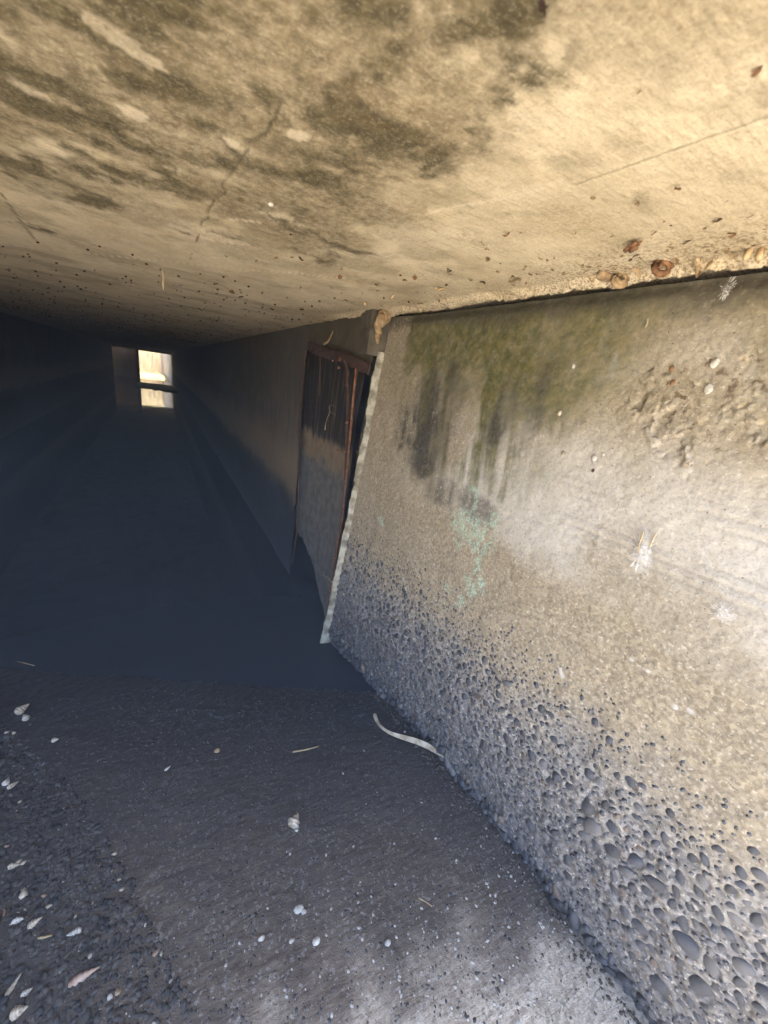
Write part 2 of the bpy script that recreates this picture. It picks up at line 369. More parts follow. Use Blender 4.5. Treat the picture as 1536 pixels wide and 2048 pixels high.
off = off - .007 * sm(.814, .829, ZR + w1 * .006) * sm(.06, .2, S)             # recess below the slab
bl = np.abs(((Z + .004 * w1) * 1.0) % .0135 - .00675) / .00675             # form board grain
blm = sm(.55, .60, Z) * (1 - sm(.66, .72, Z)) * sm(.5, .62, S) * sm(.35, .6, fbm(S * .3, Z, 30, 3, 77)); off = off + .0016 * bl * blm
dark = np.maximum(dark, .24 * blm * sm(.55, .95, 1 - bl))
cand = []
gridc = {}
def free(s, z, r):
    c = (int(s / .03), int(z / .03))
    for i in (-1, 0, 1):
        for j in (-1, 0, 1):
            for (a, b, q) in gridc.get((c[0] + i, c[1] + j), ()):
                if (a - s) ** 2 + (b - z) ** 2 < (q + r) ** 2 * .80: return False
    gridc.setdefault(c, []).append((s, z, r)); return True
def try_peb(n, rlo, rhi, zlo, zhi, dens):
    for _ in range(n):
        s = random.uniform(0.0, 1.08); z = random.uniform(zlo, zhi); r = rlo * (rhi / rlo) ** (random.random() ** 1.3)
        if random.random() < dens(s, z) and free(s, z, r): cand.append((s, z, r))
band = lambda s, z: max(0, min(1, (.36 - z) / .14)) * (.25 if .05 < z < .085 else 1)
patch = lambda s, z: .4 + .6 * float(sm(.38, .6, fbm(np.array(s), np.array(z), 14, 3, 501)))
try_peb(240, .010, .0155, .08, .24, lambda s, z: band(s, z) * .45 * min(1, max(.02, (s - .45) / .3)) * patch(s, z))
try_peb(2100, .0055, .0095, .07, .32, lambda s, z: band(s, z) * .55 * patch(s, z))
try_peb(2600, .0055, .0115, -.012, .046, lambda s, z: 1)
try_peb(12000, .0035, .007, .0, .36, lambda s, z: band(s, z) * .7 * patch(s, z))
try_peb(12000, .0018, .0035, .05, .42, lambda s, z: max(0, min(1, (.42 - z) / .2)) * .8)
rim = np.zeros_like(S); zs = z1[1] - z1[0]
for (ps, pz, pr) in cand:
    if pr < .0055: continue
    j0 = int((pz - 2 * pr + .03) / zs); j1 = int((pz + 2 * pr + .03) / zs) + 2
    i0 = int((ps - 2 * pr - .06) / 1.045 * (NS - 1)); i1 = int((ps + 2 * pr) / 1.045 * (NS - 1)) + 3
    sl = (slice(max(j0, 0), max(j1, 1)), slice(max(i0, 0), max(i1, 1)))
    d_ = np.hypot(S[sl] - ps, Z[sl] - pz) / pr
    rim[sl] = np.maximum(rim[sl], np.exp(-((d_ - 1.22) / .24) ** 2) * min(1, max(0, pr - .0045) / .006)); off[sl] -= .10 * pr * (1 - sm(.7, 1.05, d_))
rim *= .4 + 1.1 * np.clip(w2 + w3 + .5, 0, 1)
off = off + .0011 * rim * (Z > .045)
P = W(S, Z, off)
me = mesh_np('near_wall', P.reshape(-1, 3), grid_faces(NS, NZ, flip=True))
attr(me, 'stain', (moss, dark, lime)); attr(me, 'stain2', (tan, teal, agg)); attr(me, 'stain3', (wet, honey, np.clip(rim, 0, 1)))
near_wall = link('near_wall', me, M['wall'], label='pale battered concrete wall with moss streaks and exposed pebbles along its foot', cat='wall')

# pebbles set in the foot of the wall
protos = {}
for m_i in range(4):
    for v_i in range(4):
        v, f = lumpy(ICO2, 100 + m_i * 10 + v_i, .3)
        pm = mesh_np('pebble', v, f); pm.materials.append(PEB[m_i]); protos[m_i, v_i] = pm
def view_size(p, r):
    d = np.array(p) - EYEP; z = d @ CF
    if z < .05: return 0
    x = PCX + FPX * (d @ CR) / z; y = PCY - FPX * (d @ CU) / z
    return r / z if -40 < x < 1580 and -40 < y < 2100 else r / z * .05
wx = np.cross(WN, WD); wx = wx if wx[2] > 0 else -wx
base_m = Matrix((tuple(WD), tuple(wx), tuple(WN))).transposed()
if base_m.determinant() < 0: base_m = Matrix((tuple(-WD), tuple(wx), tuple(WN))).transposed()
def wall_off(s, z):
    i = min(max(int(round((s - .055 * z) / (1.045 - .055 * z) * 1 * (NS - 1))), 0), NS - 1); j = min(max(int(round((z + .03) / .933 * (NZ - 1))), 0), NZ - 1); return off[j, i]
items = []
for (s, z, r) in cand:
    foot = z < .05
    p = W(s, z, wall_off(s, z) + (r * .2 if foot else -r * .22)); items.append((view_size(p, r), s, z, r, p, foot))
items.sort(key=lambda t: -t[0])
sv, sf, sm_idx = [], [], []
for i, (vz, s, z, r, p, foot) in enumerate(items):
    el_ = random.uniform(1, 1.5); th = random.gauss(1.2, .6)
    mi = random.choices((0, 1, 2, 3), (5, 4, 2, .5 if i > 60 else 0))[0] if not foot else random.choices((0, 1, 2, 3), (4, 5, 1, .3 if i > 60 else 0))[0]
    R3 = base_m @ Matrix.Rotation(th, 3, 'Z'); sc = (r * el_, r / math.sqrt(el_) , r * (.75 if foot else random.uniform(.5, .66)))
    if i < 300:
        o = link('pebble', protos[mi, i % 4], parent=near_wall)
        o.matrix_local = Matrix.Translation(Vector(p)) @ R3.to_4x4() @ Matrix.Diagonal((*sc, 1))
    else:
        v, f = lumpy(ICO2 if r > .006 else ICO1, i % 23, .3)
        v = (v * np.array(sc)) @ np.array(R3).T + p
        sf.append(f + sum(len(q) for q in sv[-0:]) * 0 + (0)); sv.append(v); sm_idx += [mi] * len(f)
offs = np.cumsum([0] + [len(v) for v in sv[:-1]])
gme = mesh_np('aggregate', np.concatenate(sv), np.concatenate([f + o_ for f, o_ in zip(sf, offs)]))
for m_ in PEB: gme.materials.append(m_)
gme.polygons.foreach_set('material_index', np.array(sm_idx, np.int32))
link('aggregate', gme, None, near_wall, kind='stuff')

# ------------------------------------------------------------------ ceiling slab
def geo_axis(a, step, growth, end):
    o = [a]; st = step
    while o[-1] < end: o.append(o[-1] + st); st *= growth
    return np.array(o)
ys = np.concatenate([np.linspace(-.15, .09, 40)[:-1], geo_axis(.09, .001, 1.0105, 15.25)])
xs = np.concatenate([np.linspace(-1.9, -.3, 40)[:-1], np.linspace(-.3, -.1, 70)[:-1], np.linspace(-.1, .34, 320)[:-1], np.linspace(.34, .62, 170)])
X, Y = np.meshgrid(xs, ys)
c1 = fbm(X, Y, 9, 5, 103) - .5; c2 = fbm(X, Y, 34, 5, 108) - .5; c3 = fbm(X * 1.0, Y * 2.2, 130, 4, 121) - .5
def cp(*pts): return [tuple(on_z(x, y, TOP)[:2]) for x, y in pts]
mould = np.zeros_like(X)
for pts, wd, k_ in ((((990, 50), (890, 90), (800, 120), (700, 160)), .009, 1), (((700, 160), (670, 200), (760, 240)), .010, 1), (((640, 230), (720, 250), (800, 270)), .012, .9),
               (((320, 10), (280, 40)), .008, .9), (((0, 30), (120, 30), (300, 25)), .008, .7), (((640, 40), (720, 20)), .007, .7),
               (((250, 160), (420, 190), (600, 210)), .016, .75), (((60, 210), (230, 250), (380, 250)), .015, .8), (((300, 300), (420, 330), (560, 350), (720, 340)), .020, .8),
               (((0, 320), (90, 380), (180, 390)), .020, .85), (((0, 440), (80, 460)), .02, .6), (((440, 370), (520, 390), (620, 370)), .014, .7), (((560, 140), (640, 190)), .010, .6)):
    d = seg_dist(X, Y, cp(*pts)) + c1 * .03 + c2 * .02
    mould = np.maximum(mould, (1 - sm(0, wd * 3.6, d)) * k_ * .8)
broad = (1 - sm(.10, .26, X + c1 * .12 - .05 * sm(.12, .3, Y))) * (1 - sm(.50, .85, Y + c1 * .15))
mould = np.maximum(mould, .40 * broad); mould = mould + .22 * broad * (fbm(X, Y * 1.3, 16, 3, 150) - .35)
mdet = fbm(X, Y * 1.35, 22, 7, 131, .68)
film = sm(.30, .80, mould * .9 + broad * .28 + (fbm(X, Y * 1.3, 15, 7, 170, .62) - .5) * 1.9 + .20) * (.25 + .75 * broad)
film = np.maximum(film, .55 * sm(.5, .68, fbm(X, Y * 1.6, 11, 6, 180, .6)) * (1 - sm(.36, .44, X + c1 * .1)))
mould = sm(.46, .90, mould * 1.05 + (mdet - .5) * 2.0 + .08) * .95 * sm(.02, .25, mould)
pale = np.zeros_like(X)
for cx_, cy_, rx, ry, k_ in ((470, 290, .010, .010, .9), (600, 270, .006, .006, .7), (250, 90, .016, .006, .7), (270, 230, .010, .009, .7), (520, 320, .005, .004, .7), (70, 185, .014, .006, .6), (210, 360, .018, .012, .6), (1120, 110, .010, .007, .4)):
    p = on_z(cx_, cy_, TOP); pale = np.maximum(pale, (1 - sm(.7, 1.1, ell(X, Y, p[0], p[1], rx, ry, .4) + c1 * 1.6 + c2 * 2.6 + c3 * 1.2)) * k_ * .8)
mould *= 1 - pale
for pts in (((860, 425), (960, 405), (1060, 385), (1120, 360)), ((460, 440), (520, 446)), ((440, 485), (500, 492))):
    pale = np.maximum(pale, (1 - sm(.0012, .0036, seg_dist(X, Y, cp(*pts)) + c3 * .006)) * .8)
pale = np.maximum(pale, (1 - sm(.0008, .003, seg_dist(X, Y, cp((0, 488), (250, 515), (500, 540), (690, 556))) + c3 * .002)) * .7)
crack = (1 - sm(.0004, .0017, seg_dist(X + c2 * .012 + c1 * .012, Y, cp((575, 200), (530, 260), (480, 340), (440, 400), (400, 470), (380, 520))))) * sm(.35, .6, fbm(X, Y, 40, 3, 190))
crack = np.maximum(crack, .7 * (1 - sm(.0004, .0013, seg_dist(X, Y, cp((1536, 236), (1380, 292), (1230, 345), (1150, 372))) + c3 * .001)))
crack = np.maximum(crack, 1 - sm(.0006, .002, seg_dist(X, Y, cp((0, 385), (40, 440), (75, 485))) + c3 * .003))
mould = np.maximum(mould, crack * .8)
edge = np.where(Y > .893, X - (TX + TOP * LEAN), X - xceil(Y))
dust = (1 - sm(.0, .16, -edge + c1 * .1)) * .8 + sm(.55, .7, fbm(X, Y, 18, 4, 160)) * .3
far = sm(1.0, 4.0, Y); mould = np.maximum(mould, far * .08)  # ceiling slightly darker with distance down the tunnel
zc = TOP + c1 * .004 + c2 * .0016 + c3 * .0007 + crack * .0012
ridge = (1 - sm(.001, .003, seg_dist(X, Y, cp((0, 488), (250, 515), (500, 540), (690, 556))))) ; zc = zc - ridge * .0012
lip = sm(-.028, -.010, edge + c2 * .03 + c1 * .02) * (1 - sm(-.007, .003, edge + c2 * .035 + c3 * .02)); zc = zc - lip * (.009 + .012 * c3) * (1 - sm(.9, 1.3, Y))
me = mesh_np('ceiling', np.stack([X, Y, zc], -1).reshape(-1, 3), grid_faces(len(xs), len(ys), flip=True))
attr(me, 'stain', (mould, pale, dust)); attr(me, 'stain2', (film * (1 - pale), 0 * X, 0 * X))
ceiling = link('ceiling', me, M['ceil'], kind='structure', label='low pale concrete ceiling slab blotched with dark mould', cat='ceiling')

mb = MB(); mb.box((-4.5, -.15, TOP + .012), (4.5, 15.2, 1.5)); mb.box((.62, -.148, -.3), (4.5, .96, TOP + .012)); mb.box((.72, .96, -.3), (4.5, 15.2, TOP + .012)); mb.box((-4.5, -.148, -.3), (-1.30, 15.2, TOP + .012))
link('embankment_light_block', mb.mesh('embankment_light_block'), M['plain'], kind='structure')  # unseen fill added round the culvert to keep outside light out

# ------------------------------------------------------------------ tunnel walls beyond the fin
GY0, GY1 = .925, 1.335                                        # the gate opening
def wall_sheet(name, ya, yb, xfun, n_y, n_z, seed, geo=None, zlo=-.06, zhi=TOP + .02):
    yy = ya + (yb - ya) * (np.linspace(0, 1, n_y) ** 2.2); zz_ = np.linspace(zlo, zhi, n_z); Yg, Zg = np.meshgrid(yy, zz_)
    a_ = fbm(Yg, Zg, 6, 5, seed) - .5; b_ = fbm(Yg, Zg, 40, 4, seed + 5) - .5
    sgn = 1 if geo == 'left' else -1
    Xg = xfun(Zg) + sgn * (a_ * .012 + b_ * .004)
    me = mesh_np(name, np.stack([Xg, Yg, Zg], -1).reshape(-1, 3), grid_faces(n_y, n_z, flip=(geo == 'left')))
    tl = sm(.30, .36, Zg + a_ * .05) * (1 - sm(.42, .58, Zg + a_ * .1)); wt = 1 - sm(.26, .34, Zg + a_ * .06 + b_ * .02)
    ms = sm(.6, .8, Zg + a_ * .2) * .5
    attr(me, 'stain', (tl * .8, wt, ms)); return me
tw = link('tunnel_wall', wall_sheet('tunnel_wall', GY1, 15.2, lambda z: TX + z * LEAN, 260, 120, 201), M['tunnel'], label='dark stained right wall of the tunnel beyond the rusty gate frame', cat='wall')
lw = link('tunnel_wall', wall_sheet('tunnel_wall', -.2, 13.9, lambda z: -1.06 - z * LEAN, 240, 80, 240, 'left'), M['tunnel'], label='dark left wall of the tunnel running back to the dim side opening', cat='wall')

# ------------------------------------------------------------------ floor, water, ground
fy = np.concatenate([np.linspace(-3, -.05, 60)[:-1], np.linspace(-.05, 1.1, 420)[:-1], geo_axis(1.1, .006, 1.05, 16)]); fx = np.concatenate([np.linspace(-1.9, -.65, 60)[:-1], np.linspace(-.65, .42, 400)[:-1], np.linspace(.42, .75, 20)])
X, Y = np.meshgrid(fx, fy)
f1 = fbm(X, Y, 5, 5, 301) - .5; f2 = fbm(X, Y, 24, 5, 310) - .5; f3 = fbm(X * .8, Y * 1.8, 90, 4, 320) - .5
shore = Y + .5 * (X + .05) + f1 * .10 + f2 * .04
zf = f1 * .010 + f2 * .0045 + f3 * .0032 - .032 * sm(.80, 1.10, shore) + .006 * (1 - sm(.0, .8, Y))
zf = zf + .010 * (1 - sm(-.25, .1, X + (Y - .3) * .42 + f1 * .12)) * (1 - sm(.8, 1.1, Y))
dry_lit = (1 - sm(.13, .30, Y + f1 * .14 + f2 * .14 + np.abs(X - .12) * .30))  # pale dry silt, with the pool of light at the mouth painted in
litter = .75 * (1 - sm(-.22, .06, X + f1 * .16 + f2 * .08 + (Y - .3) * .42)) * (1 - sm(.6, .9, Y + f2 * .2)) * .9 * sm(-.1, .1, Y)
wetf = sm(.25, .84, shore)
me = mesh_np('floor', np.stack([X, Y, zf], -1).reshape(-1, 3), grid_faces(len(fx), len(fy)))
attr(me, 'stain', (dry_lit, litter, wetf * .97)); link('floor', me, M['floor'], kind='structure')
wy = np.concatenate([np.linspace(.5, 2, 40)[:-1], np.linspace(2, 18, 60)])
Xw, Yw = np.meshgrid(np.linspace(-1.25, .68, 24), wy)
link('water', mesh_np('water', np.stack([Xw, Yw, 0 * Xw - .010], -1).reshape(-1, 3), grid_faces(24, len(wy))), M['water'], kind='structure')
gx, gy = np.meshgrid(np.linspace(-30, 30, 60), np.linspace(-30, 40, 60))
link('ground', mesh_np('ground', np.stack([gx, gy, gx * 0 - .12], -1).reshape(-1, 3), grid_faces(60, 60)), M['soil'], kind='structure')

# mouth: wing wall and bank behind the camera (they shade the right side)
mb = MB()
def wq(s, z, o): return tuple(W(np.array(s), np.array(z), np.array(o)))
mb.hexa([wq(1.046, -.1, -.002), wq(4.2, -.1, -.002), wq(4.2, -.1, -.3), wq(1.046, -.1, -.3), wq(1.046, .95, -.002), wq(4.2, .75, -.002), wq(4.2, .75, -.3), wq(1.046, .95, -.3)])
link('wing_wall', mb.mesh('wing_wall'), M['plain'], label='concrete wing wall outside the culvert mouth', cat='wall')

mb = MB(); mb.box((-1.2, 15.02, .835), (TX + .02, 15.195, TOP + .006))
link('exit_beam', mb.mesh('exit_beam'), M['plain'], label='concrete beam over the far exit', cat='beam')
# far end: pier, end chamber, sunlit bank
mb = MB(); mb.box((-.515, 13.9, -.06), (-.44, 14.25, TOP + .004))
link('pier', mb.mesh('pier'), M['plain'], label='narrow concrete pier between the bright opening and the dim side opening', cat='pier')
mb = MB(); mb.box((-1.28, 15.318, -.06), (-.50, 15.6, 1.5))
link('end_wall', mb.mesh('end_wall'), simple('ochre_concrete', (.56, .46, .36), (.68, .58, .46), 8), label='brownish concrete end wall seen through the dim side opening', cat='wall')
mb = MB(); mb.hexa([(TX, 15.203, -.06), (TX + .3, 15.203, -.06), (.5, 19, -.06), (.16, 19, -.06), (TX, 15.203, 1.1), (TX + .3, 15.203, 1.1), (.5, 19, 1.1), (.16, 19, 1.1)])
link('channel_wall', mb.mesh('channel_wall'), M['plain'], label='pale concrete channel wall beyond the far exit', cat='wall')
bx = np.linspace(-5, 4, 120); bz = np.linspace(0, 1, 60); XB, TB = np.meshgrid(bx, bz); nb = fbm(XB, TB * 3, 3, 5, 401) - .5
me = mesh_np('bank', np.stack([XB, 16.0 + 2.6 * np.minimum(TB * 2, 1) + 1.0 * np.maximum(TB * 2 - 1, 0) + nb * .3, -.06 + .14 * np.minimum(TB * 6, 1) + 3.6 * np.maximum(TB * 2 - 1, 0) + nb * .05], -1).reshape(-1, 3), grid_faces(120, 60))
link('grass_bank', me, M['bank'], kind='structure')
mb = MB()
for i in range(320):
    x0 = random.uniform(-2.6, 1.6); y0 = random.uniform(18.0, 19.0); h_ = random.uniform(.35, 1.1); lx = random.uniform(-.2, .2)
    mb.tube([(x0, y0, -.05), (x0 + lx * .4, y0, h_ * .6), (x0 + lx, y0 - .05, h_)], [.012, .009, .003], 4)
link('reeds', mb.mesh('reeds'), M['straw'], kind='stuff')
bx = np.linspace(-.46, .42, 60); by = np.linspace(10.4, 13.0, 60); XB, YB = np.meshgrid(bx, by); nb = fbm(XB, YB, 3, 5, 420) - .5
zb = -.03 + .05 * sm(10.5, 11.2, YB + nb * 1.6) * (1 - sm(12.6, 13, YB)) + nb * .03
link('mud_bar', mesh_np('mud_bar', np.stack([XB, YB, zb], -1).reshape(-1, 3), grid_faces(60, 60)), M['mudbar'], kind='structure')

# ------------------------------------------------------------------ concrete fin at the end of the near wall
def jitter_post(name, sec, levels, amp, mat, seed, **kw):
    """a post: sec(z) gives the section corners, edges broken by noise"""
    r = np.random.default_rng(seed); v = []; n = len(sec(levels[0]))
    for z in levels:
        for c in sec(z): v.append((c[0] + r.normal() * amp, c[1] + r.normal() * amp, z))
    f = []
    for i in range(len(levels) - 1):
        for k in range(n): f.append((i * n + k, i * n + (k + 1) % n, (i + 1) * n + (k + 1) % n, (i + 1) * n + k))
    f += [tuple(reversed(range(n))), tuple((len(levels) - 1) * n + k for k in range(n))]
    me_ = bpy.data.meshes.new(name); me_.from_pydata(v, [], f); me_.update()
    return link(name, me_, mat, **kw)
FINW = .017
def fin_sec(z):
    yb = FY - .055 * z; x = float(wall_x(yb, z)); w = FINW * (.92 + .9 * (float(fbm(np.array(z), np.array(.3), 14, 6, 640, .62)) - .5) - .28 * math.exp(-((z - .66) / .012) ** 2) - .4 * math.exp(-((z - .50) / .008) ** 2)) * (1.2 - .3 * z)
    return [(x + .02, yb), (x + .003, yb - .001), (x - w * .5, yb + .001), (x - w, yb + .004), (x - w * .95, yb + .009), (x + .02, yb + .012)]
jitter_post('concrete_fin', fin_sec, np.linspace(-.03, on_y(765, 708, FY)[2], 260), .0005, M['fin'], 5, label='thin pale mortar fin running up the end of the near wall', cat='wall fin')
hd0, hd1 = on_tunnel(614, 688), on_tunnel(742, 733)
ny, nz = 60, 24
yy = np.linspace(FY - .035, GY1 + .01, ny); V_ = np.linspace(0, 1, nz); Yg, Vg = np.meshgrid(yy, V_)
zb_ = hd1[1] + (hd0[1] - hd1[1]) * np.clip((Yg - hd1[0]) / (hd0[0] - hd1[0]), -.2, 1.1) + (fbm(Yg, Vg * 0, 25, 3, 610) - .5) * .012
Zg = zb_ + (TOP + .02 - zb_) * Vg; a_ = fbm(Yg, Zg, 14, 4, 611) - .5
Xg = TX + Zg * LEAN + .004 - a_ * .012
me = mesh_np('lintel', np.stack([Xg, Yg, Zg], -1).reshape(-1, 3), grid_faces(ny, nz, flip=True))
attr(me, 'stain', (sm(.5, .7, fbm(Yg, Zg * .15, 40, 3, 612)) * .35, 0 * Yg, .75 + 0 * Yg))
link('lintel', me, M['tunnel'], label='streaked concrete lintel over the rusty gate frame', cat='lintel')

yb_ = FY - .055 * .86; zt_ = float(on_y(765, 708, FY)[2]) - .01
mb = MB(); mb.hexa([(TX - .004, yb_ + .012, zt_), (.56, yb_ + .006, zt_), (.56, yb_ + .06, zt_), (TX - .004, yb_ + .06, zt_), (TX - .004, yb_ + .006, TOP + .01), (.56, yb_ - .002, TOP + .01), (.56, yb_ + .06, TOP + .01), (TX - .004, yb_ + .06, TOP + .01)])
link('wall_end', mb.mesh('wall_end'), simple('grey_concrete', (.05, .044, .032), (.12, .105, .078), 30, .9, .5, .003), label='grey concrete block filling the gap between pale fin and ceiling', cat='block')
# mortar lump squeezed out at the top of the fin
mb = MB(); pts = []
lump_v, lump_f = [], []
for i, (px, py, r) in enumerate(((768, 634, .011), (761, 642, .012), (757, 652, .010), (759, 661, .008), (756, 672, .006), (754, 682, .0045), (775, 632, .009))):
    p = on_y(px, py, FY - .062); v, f = lumpy(ICO2, 700 + i, .5); lump_v.append(v * np.array([r, r * .8, r * 1.25]) + p); lump_f.append(f)
o_ = np.cumsum([0] + [len(v) for v in lump_v[:-1]])
link('mortar_lump', mesh_np('mortar_lump', np.concatenate(lump_v), np.concatenate([f + k for f, k in zip(lump_f, o_)])), M['mud'], label='drip of hardened mortar under the ceiling above the pale fin', cat='mortar')

# ------------------------------------------------------------------ rusty gate frame in the wall slot
def TP(px, py, off_=0.0):
    y, z = on_tunnel(px, py, off_); return np.array([TX + z * LEAN - off_, y, z])
gate = empty('gate_frame', (TX + .03, 1.03, 0), label='rusted old sluice gate frame standing in the wall slot beside the pale fin', cat='gate frame')
def gpart(name, me_, mat, parent=gate, **kw):
    o = link(name, me_, mat, **kw); o.parent = parent
    o.matrix_parent_inverse = Matrix.Translation(-Vector(gate.location)) if parent is gate else Matrix.Identity(4)
    return o
# corroded plate, lower edge eaten away
left = [(612, 690), (604, 780), (598, 860), (594, 960), (591, 1050)]; right = [(735, 700), (728, 760), (710, 860), (695, 980), (684, 1060), (668, 1150), (652, 1243)]
def poly_at(pl, t):
    L = [0]
    for a, b in zip(pl[:-1], pl[1:]): L.append(L[-1] + math.hypot(b[0] - a[0], b[1] - a[1]))
    d = t * L[-1]
    for i in range(len(pl) - 1):
        if d <= L[i + 1] + 1e-9:
            u = (d - L[i]) / (L[i + 1] - L[i]); return (pl[i][0] + (pl[i + 1][0] - pl[i][0]) * u, pl[i][1] + (pl[i + 1][1] - pl[i][1]) * u)
    return pl[-1]
n1, n2 = 90, 40; V = []; tz = []
for i in range(n1):
    t = i / (n1 - 1); a = poly_at(left, t); b = poly_at(right, t)
    for j in range(n2):
        u = j / (n2 - 1); rag = (math.sin(u * 19) * 3 + math.sin(u * 47 + 1) * 2 + math.sin(u * 9) * 4) * t ** 8
        px = a[0] + (b[0] - a[0]) * u; py = a[1] + (b[1] - a[1]) * u + rag - 26 * t ** 2 * math.sin(math.pi * u) * (1 if t > .5 else t * 2)
        V.append(TP(px, py, -.022 - .012 * math.sin(u * 3.1))); tz.append((px, py))
V = np.array(V); q = np.array(tz); nn1 = fbm(V[:, 1], V[:, 2], 22, 4, 620) - .5; nn2 = fbm(V[:, 1], V[:, 2] * .2, 70, 4, 622) - .5
back = V + np.array([.006, 0, 0]); fcs = grid_faces(n2, n1, flip=True)
me = mesh_np('plate', V, fcs)
zrel = V[:, 2] + nn1 * .05 + nn2 * .04
def mat_plate():
    k = NT('corroded_plate'); a = k.attr('stain'); up, band_, _ = a
    n = k.noise(30, 6, .65); col = k.mix(k.ramp(n, .3, .7), (.115, .113, .11), (.21, .203, .19))
    col = k.mix(band_, col, k.mix(k.ramp(n, .3, .7), (.20, .155, .10), (.30, .24, .16)))
    col = k.mix(up, col, k.mix(k.ramp(k.noise(55, 5, .7, vec=k.scaled((1, 1, .12))), .45, .75), (.022, .02, .02), (.15, .12, .085)))
    return k.done(col, .8, k.bump(k.noise(160, 5, .7), .5, .002), .3)
attr(me, 'stain', (sm(.545, .575, zrel), sm(.47, .50, zrel), 0 * zrel))
plate = gpart('plate', me, mat_plate())
def bar(name, pts, w, off_, mat, thick=.4, label=None, n=4, jit=.12, Y=None):
    mb = MB(); P_ = [on_y(px, py, Y) if Y else TP(px, py, off_) for px, py in pts]
    fine = []
    for a, b in zip(P_[:-1], P_[1:]):
        for k in range(6): fine.append(a + (b - a) * k / 6)
    fine.append(P_[-1]); mb.tube(fine, w, n, thick, jit, side=(1, 0, -LEAN)); return gpart(name, mb.mesh(name), mat, label=label)
bar('rod', [(713, 724), (706, 800), (695, 930), (684, 1040), (668, 1130), (648, 1268)], .0032, .006, M['rust'], 1, 'long thin rusty rod down the middle of the frame', 5, .25, .945)
bar('rod', [(684, 1050), (674, 1100), (666, 1140), (655, 1235)], .003, .004, M['rust'], 1, 'short rusty rod along the lower plate edge', 5, .3, .955)
bar('upright', [(756, 722), (742, 775), (722, 880), (705, 990), (696, 1050)], .0085, .012, M['sheet'], .35, 'blackened angle iron next to the pale fin', 4, .08, .925)
bar('upright', [(696, 742), (694, 850), (690, 960)], .007, .004, M['rustdark'], .4, 'dark rusty upright at the plate edge', 4, .1, .965)
bar('upright', [(612, 700), (604, 770), (598, 860), (597, 960), (594, 1060), (584, 1126)], .0045, .008, M['rustdark'], .8, 'rusty angle iron on the far side of the frame', 5, .2)
rail = bar('top_rail', [(616, 692), (650, 705), (690, 716), (738, 738)], .015, .008, M['rustdark'], .3, 'dark tilted top rail of the gate frame', 7, .3)
bar('bracket', [(690, 722), (694, 745), (693, 772)], .010, .010, M['rustdark'], .3, 'rusty bracket hanging from the top rail', 5, .3)
bar('rod', [(640, 706), (641, 740), (640, 790)], .0022, .006, M['rustdark'], 1, 'short dark rod hanging over the upper plate', 4, .3)
def blob(name, p, r, mat, seed, sq=(1, 1, 1), amp=.3, base=ICO2, parent=None, **kw):
    v, f = lumpy(base, seed, amp); me_ = mesh_np(name, v * r * np.array(sq) + np.asarray(p), f)
    return gpart(name, me_, mat, parent) if parent is not None and parent is gate else link(name, me_, mat, parent, **kw)
for i, (px, py, r) in enumerate(((680, 718, .006), (677, 735, .005), (665, 722, .0035), (690, 1113, .0045), (694, 845, .0055), (676, 900, .0045), (714, 905, .006), (688, 903, .0045), (670, 1115, .0055))):
    blob('bolt', on_y(px, py, .935) if px > 684 else TP(px, py, .014), r * .8, M['rust'], 800 + i, parent=gate)
mb = MB(); mb.tube([TP(x, y, .01) for x, y in ((672, 815), (664, 810), (658, 812), (660, 824), (655, 835), (651, 848), (650, 860))], [.0004, .0006, .0007, .0007, .0007, .0007, .0016], 4); mb.tube([TP(x, y, .01) for x, y in ((660, 824), (666, 826), (670, 830))], .0005, 4)
link('dry_root', mb.mesh('dry_root'), M['mud'], label='thin pale root hanging in front of the dark gate plate', cat='root')
mb = MB(); mb.tube([TP(x, y, .02) for x, y in ((648, 688), (655, 684), (660, 676), (666, 662))], [.004, .003, .0018, .001], 5)
link('dry_root', mb.mesh('dry_root'), M['mud'], label='muddy root tuft on the lintel above the gate rail', cat='root')
mb = MB(); mb.tube([TP(x, y, .02) for x, y in ((644, 1150), (652, 1153), (660, 1160), (666, 1170))], [.0006, .001, .001, .0006], 4)
link('straw', mb.mesh('straw'), M['straw'], label='curved pale straw sticking out beside the foot of the rusty rod', cat='straw')

# ------------------------------------------------------------------ debris hanging on the ceiling
def local(px, py, plane='ceil'):
    if plane == 'ceil': return on_z(px, py, TOP - .001)
    if plane == 'floor': return on_z(px, py, .004)
    s, z = on_wall(px, py); return W(np.array(s), np.array(z), np.array(wall_off(s, z)))
def scale_at(p): return 1 / (FPX / max(.05, float((np.asarray(p) - EYEP) @ CF)))         # metres per photograph pixel
def flake_mesh(name, L, seed):
    r = random.Random(seed); nu, nv = 5, 4; v = []
    curl = r.uniform(.4, 1.5); wdt = L * r.uniform(.35, .7)
    for j in range(nv):
        for i in range(nu):
            u = i / (nu - 1) - .5; w = j / (nv - 1) - .5
            taper = 1 - (2 * u) ** 2 * .8
            v.append((u * L, w * wdt * taper + r.uniform(-.05, .05) * L, L * (.18 * math.cos(w * 3 * curl) + .22 * math.sin(u * 4 + seed) + r.uniform(-.05, .05))))
    me_ = mesh_np(name, v, grid_faces(nu, nv)); return me_
FL = [flake_mesh('leaf_scrap', 1, i) for i in range(8)]
def lump_proto(i):
    r = np.random.default_rng(900 + i); vs_, fs_, k = [], [], 0
    for _ in range(9):
        v, f = lumpy(ICO1, int(r.integers(900)), .5); v = v * r.uniform(.08, .2, 3) * np.array([1.2, .8, .6]) + np.array([r.normal() * .26, r.normal() * .13, r.normal() * .05]); vs_.append(v); fs_.append(f + k); k += len(v)
    return mesh_np('leaf_scrap', np.concatenate(vs_), np.concatenate(fs_), False)
FL += [lump_proto(i) for i in range(4)]
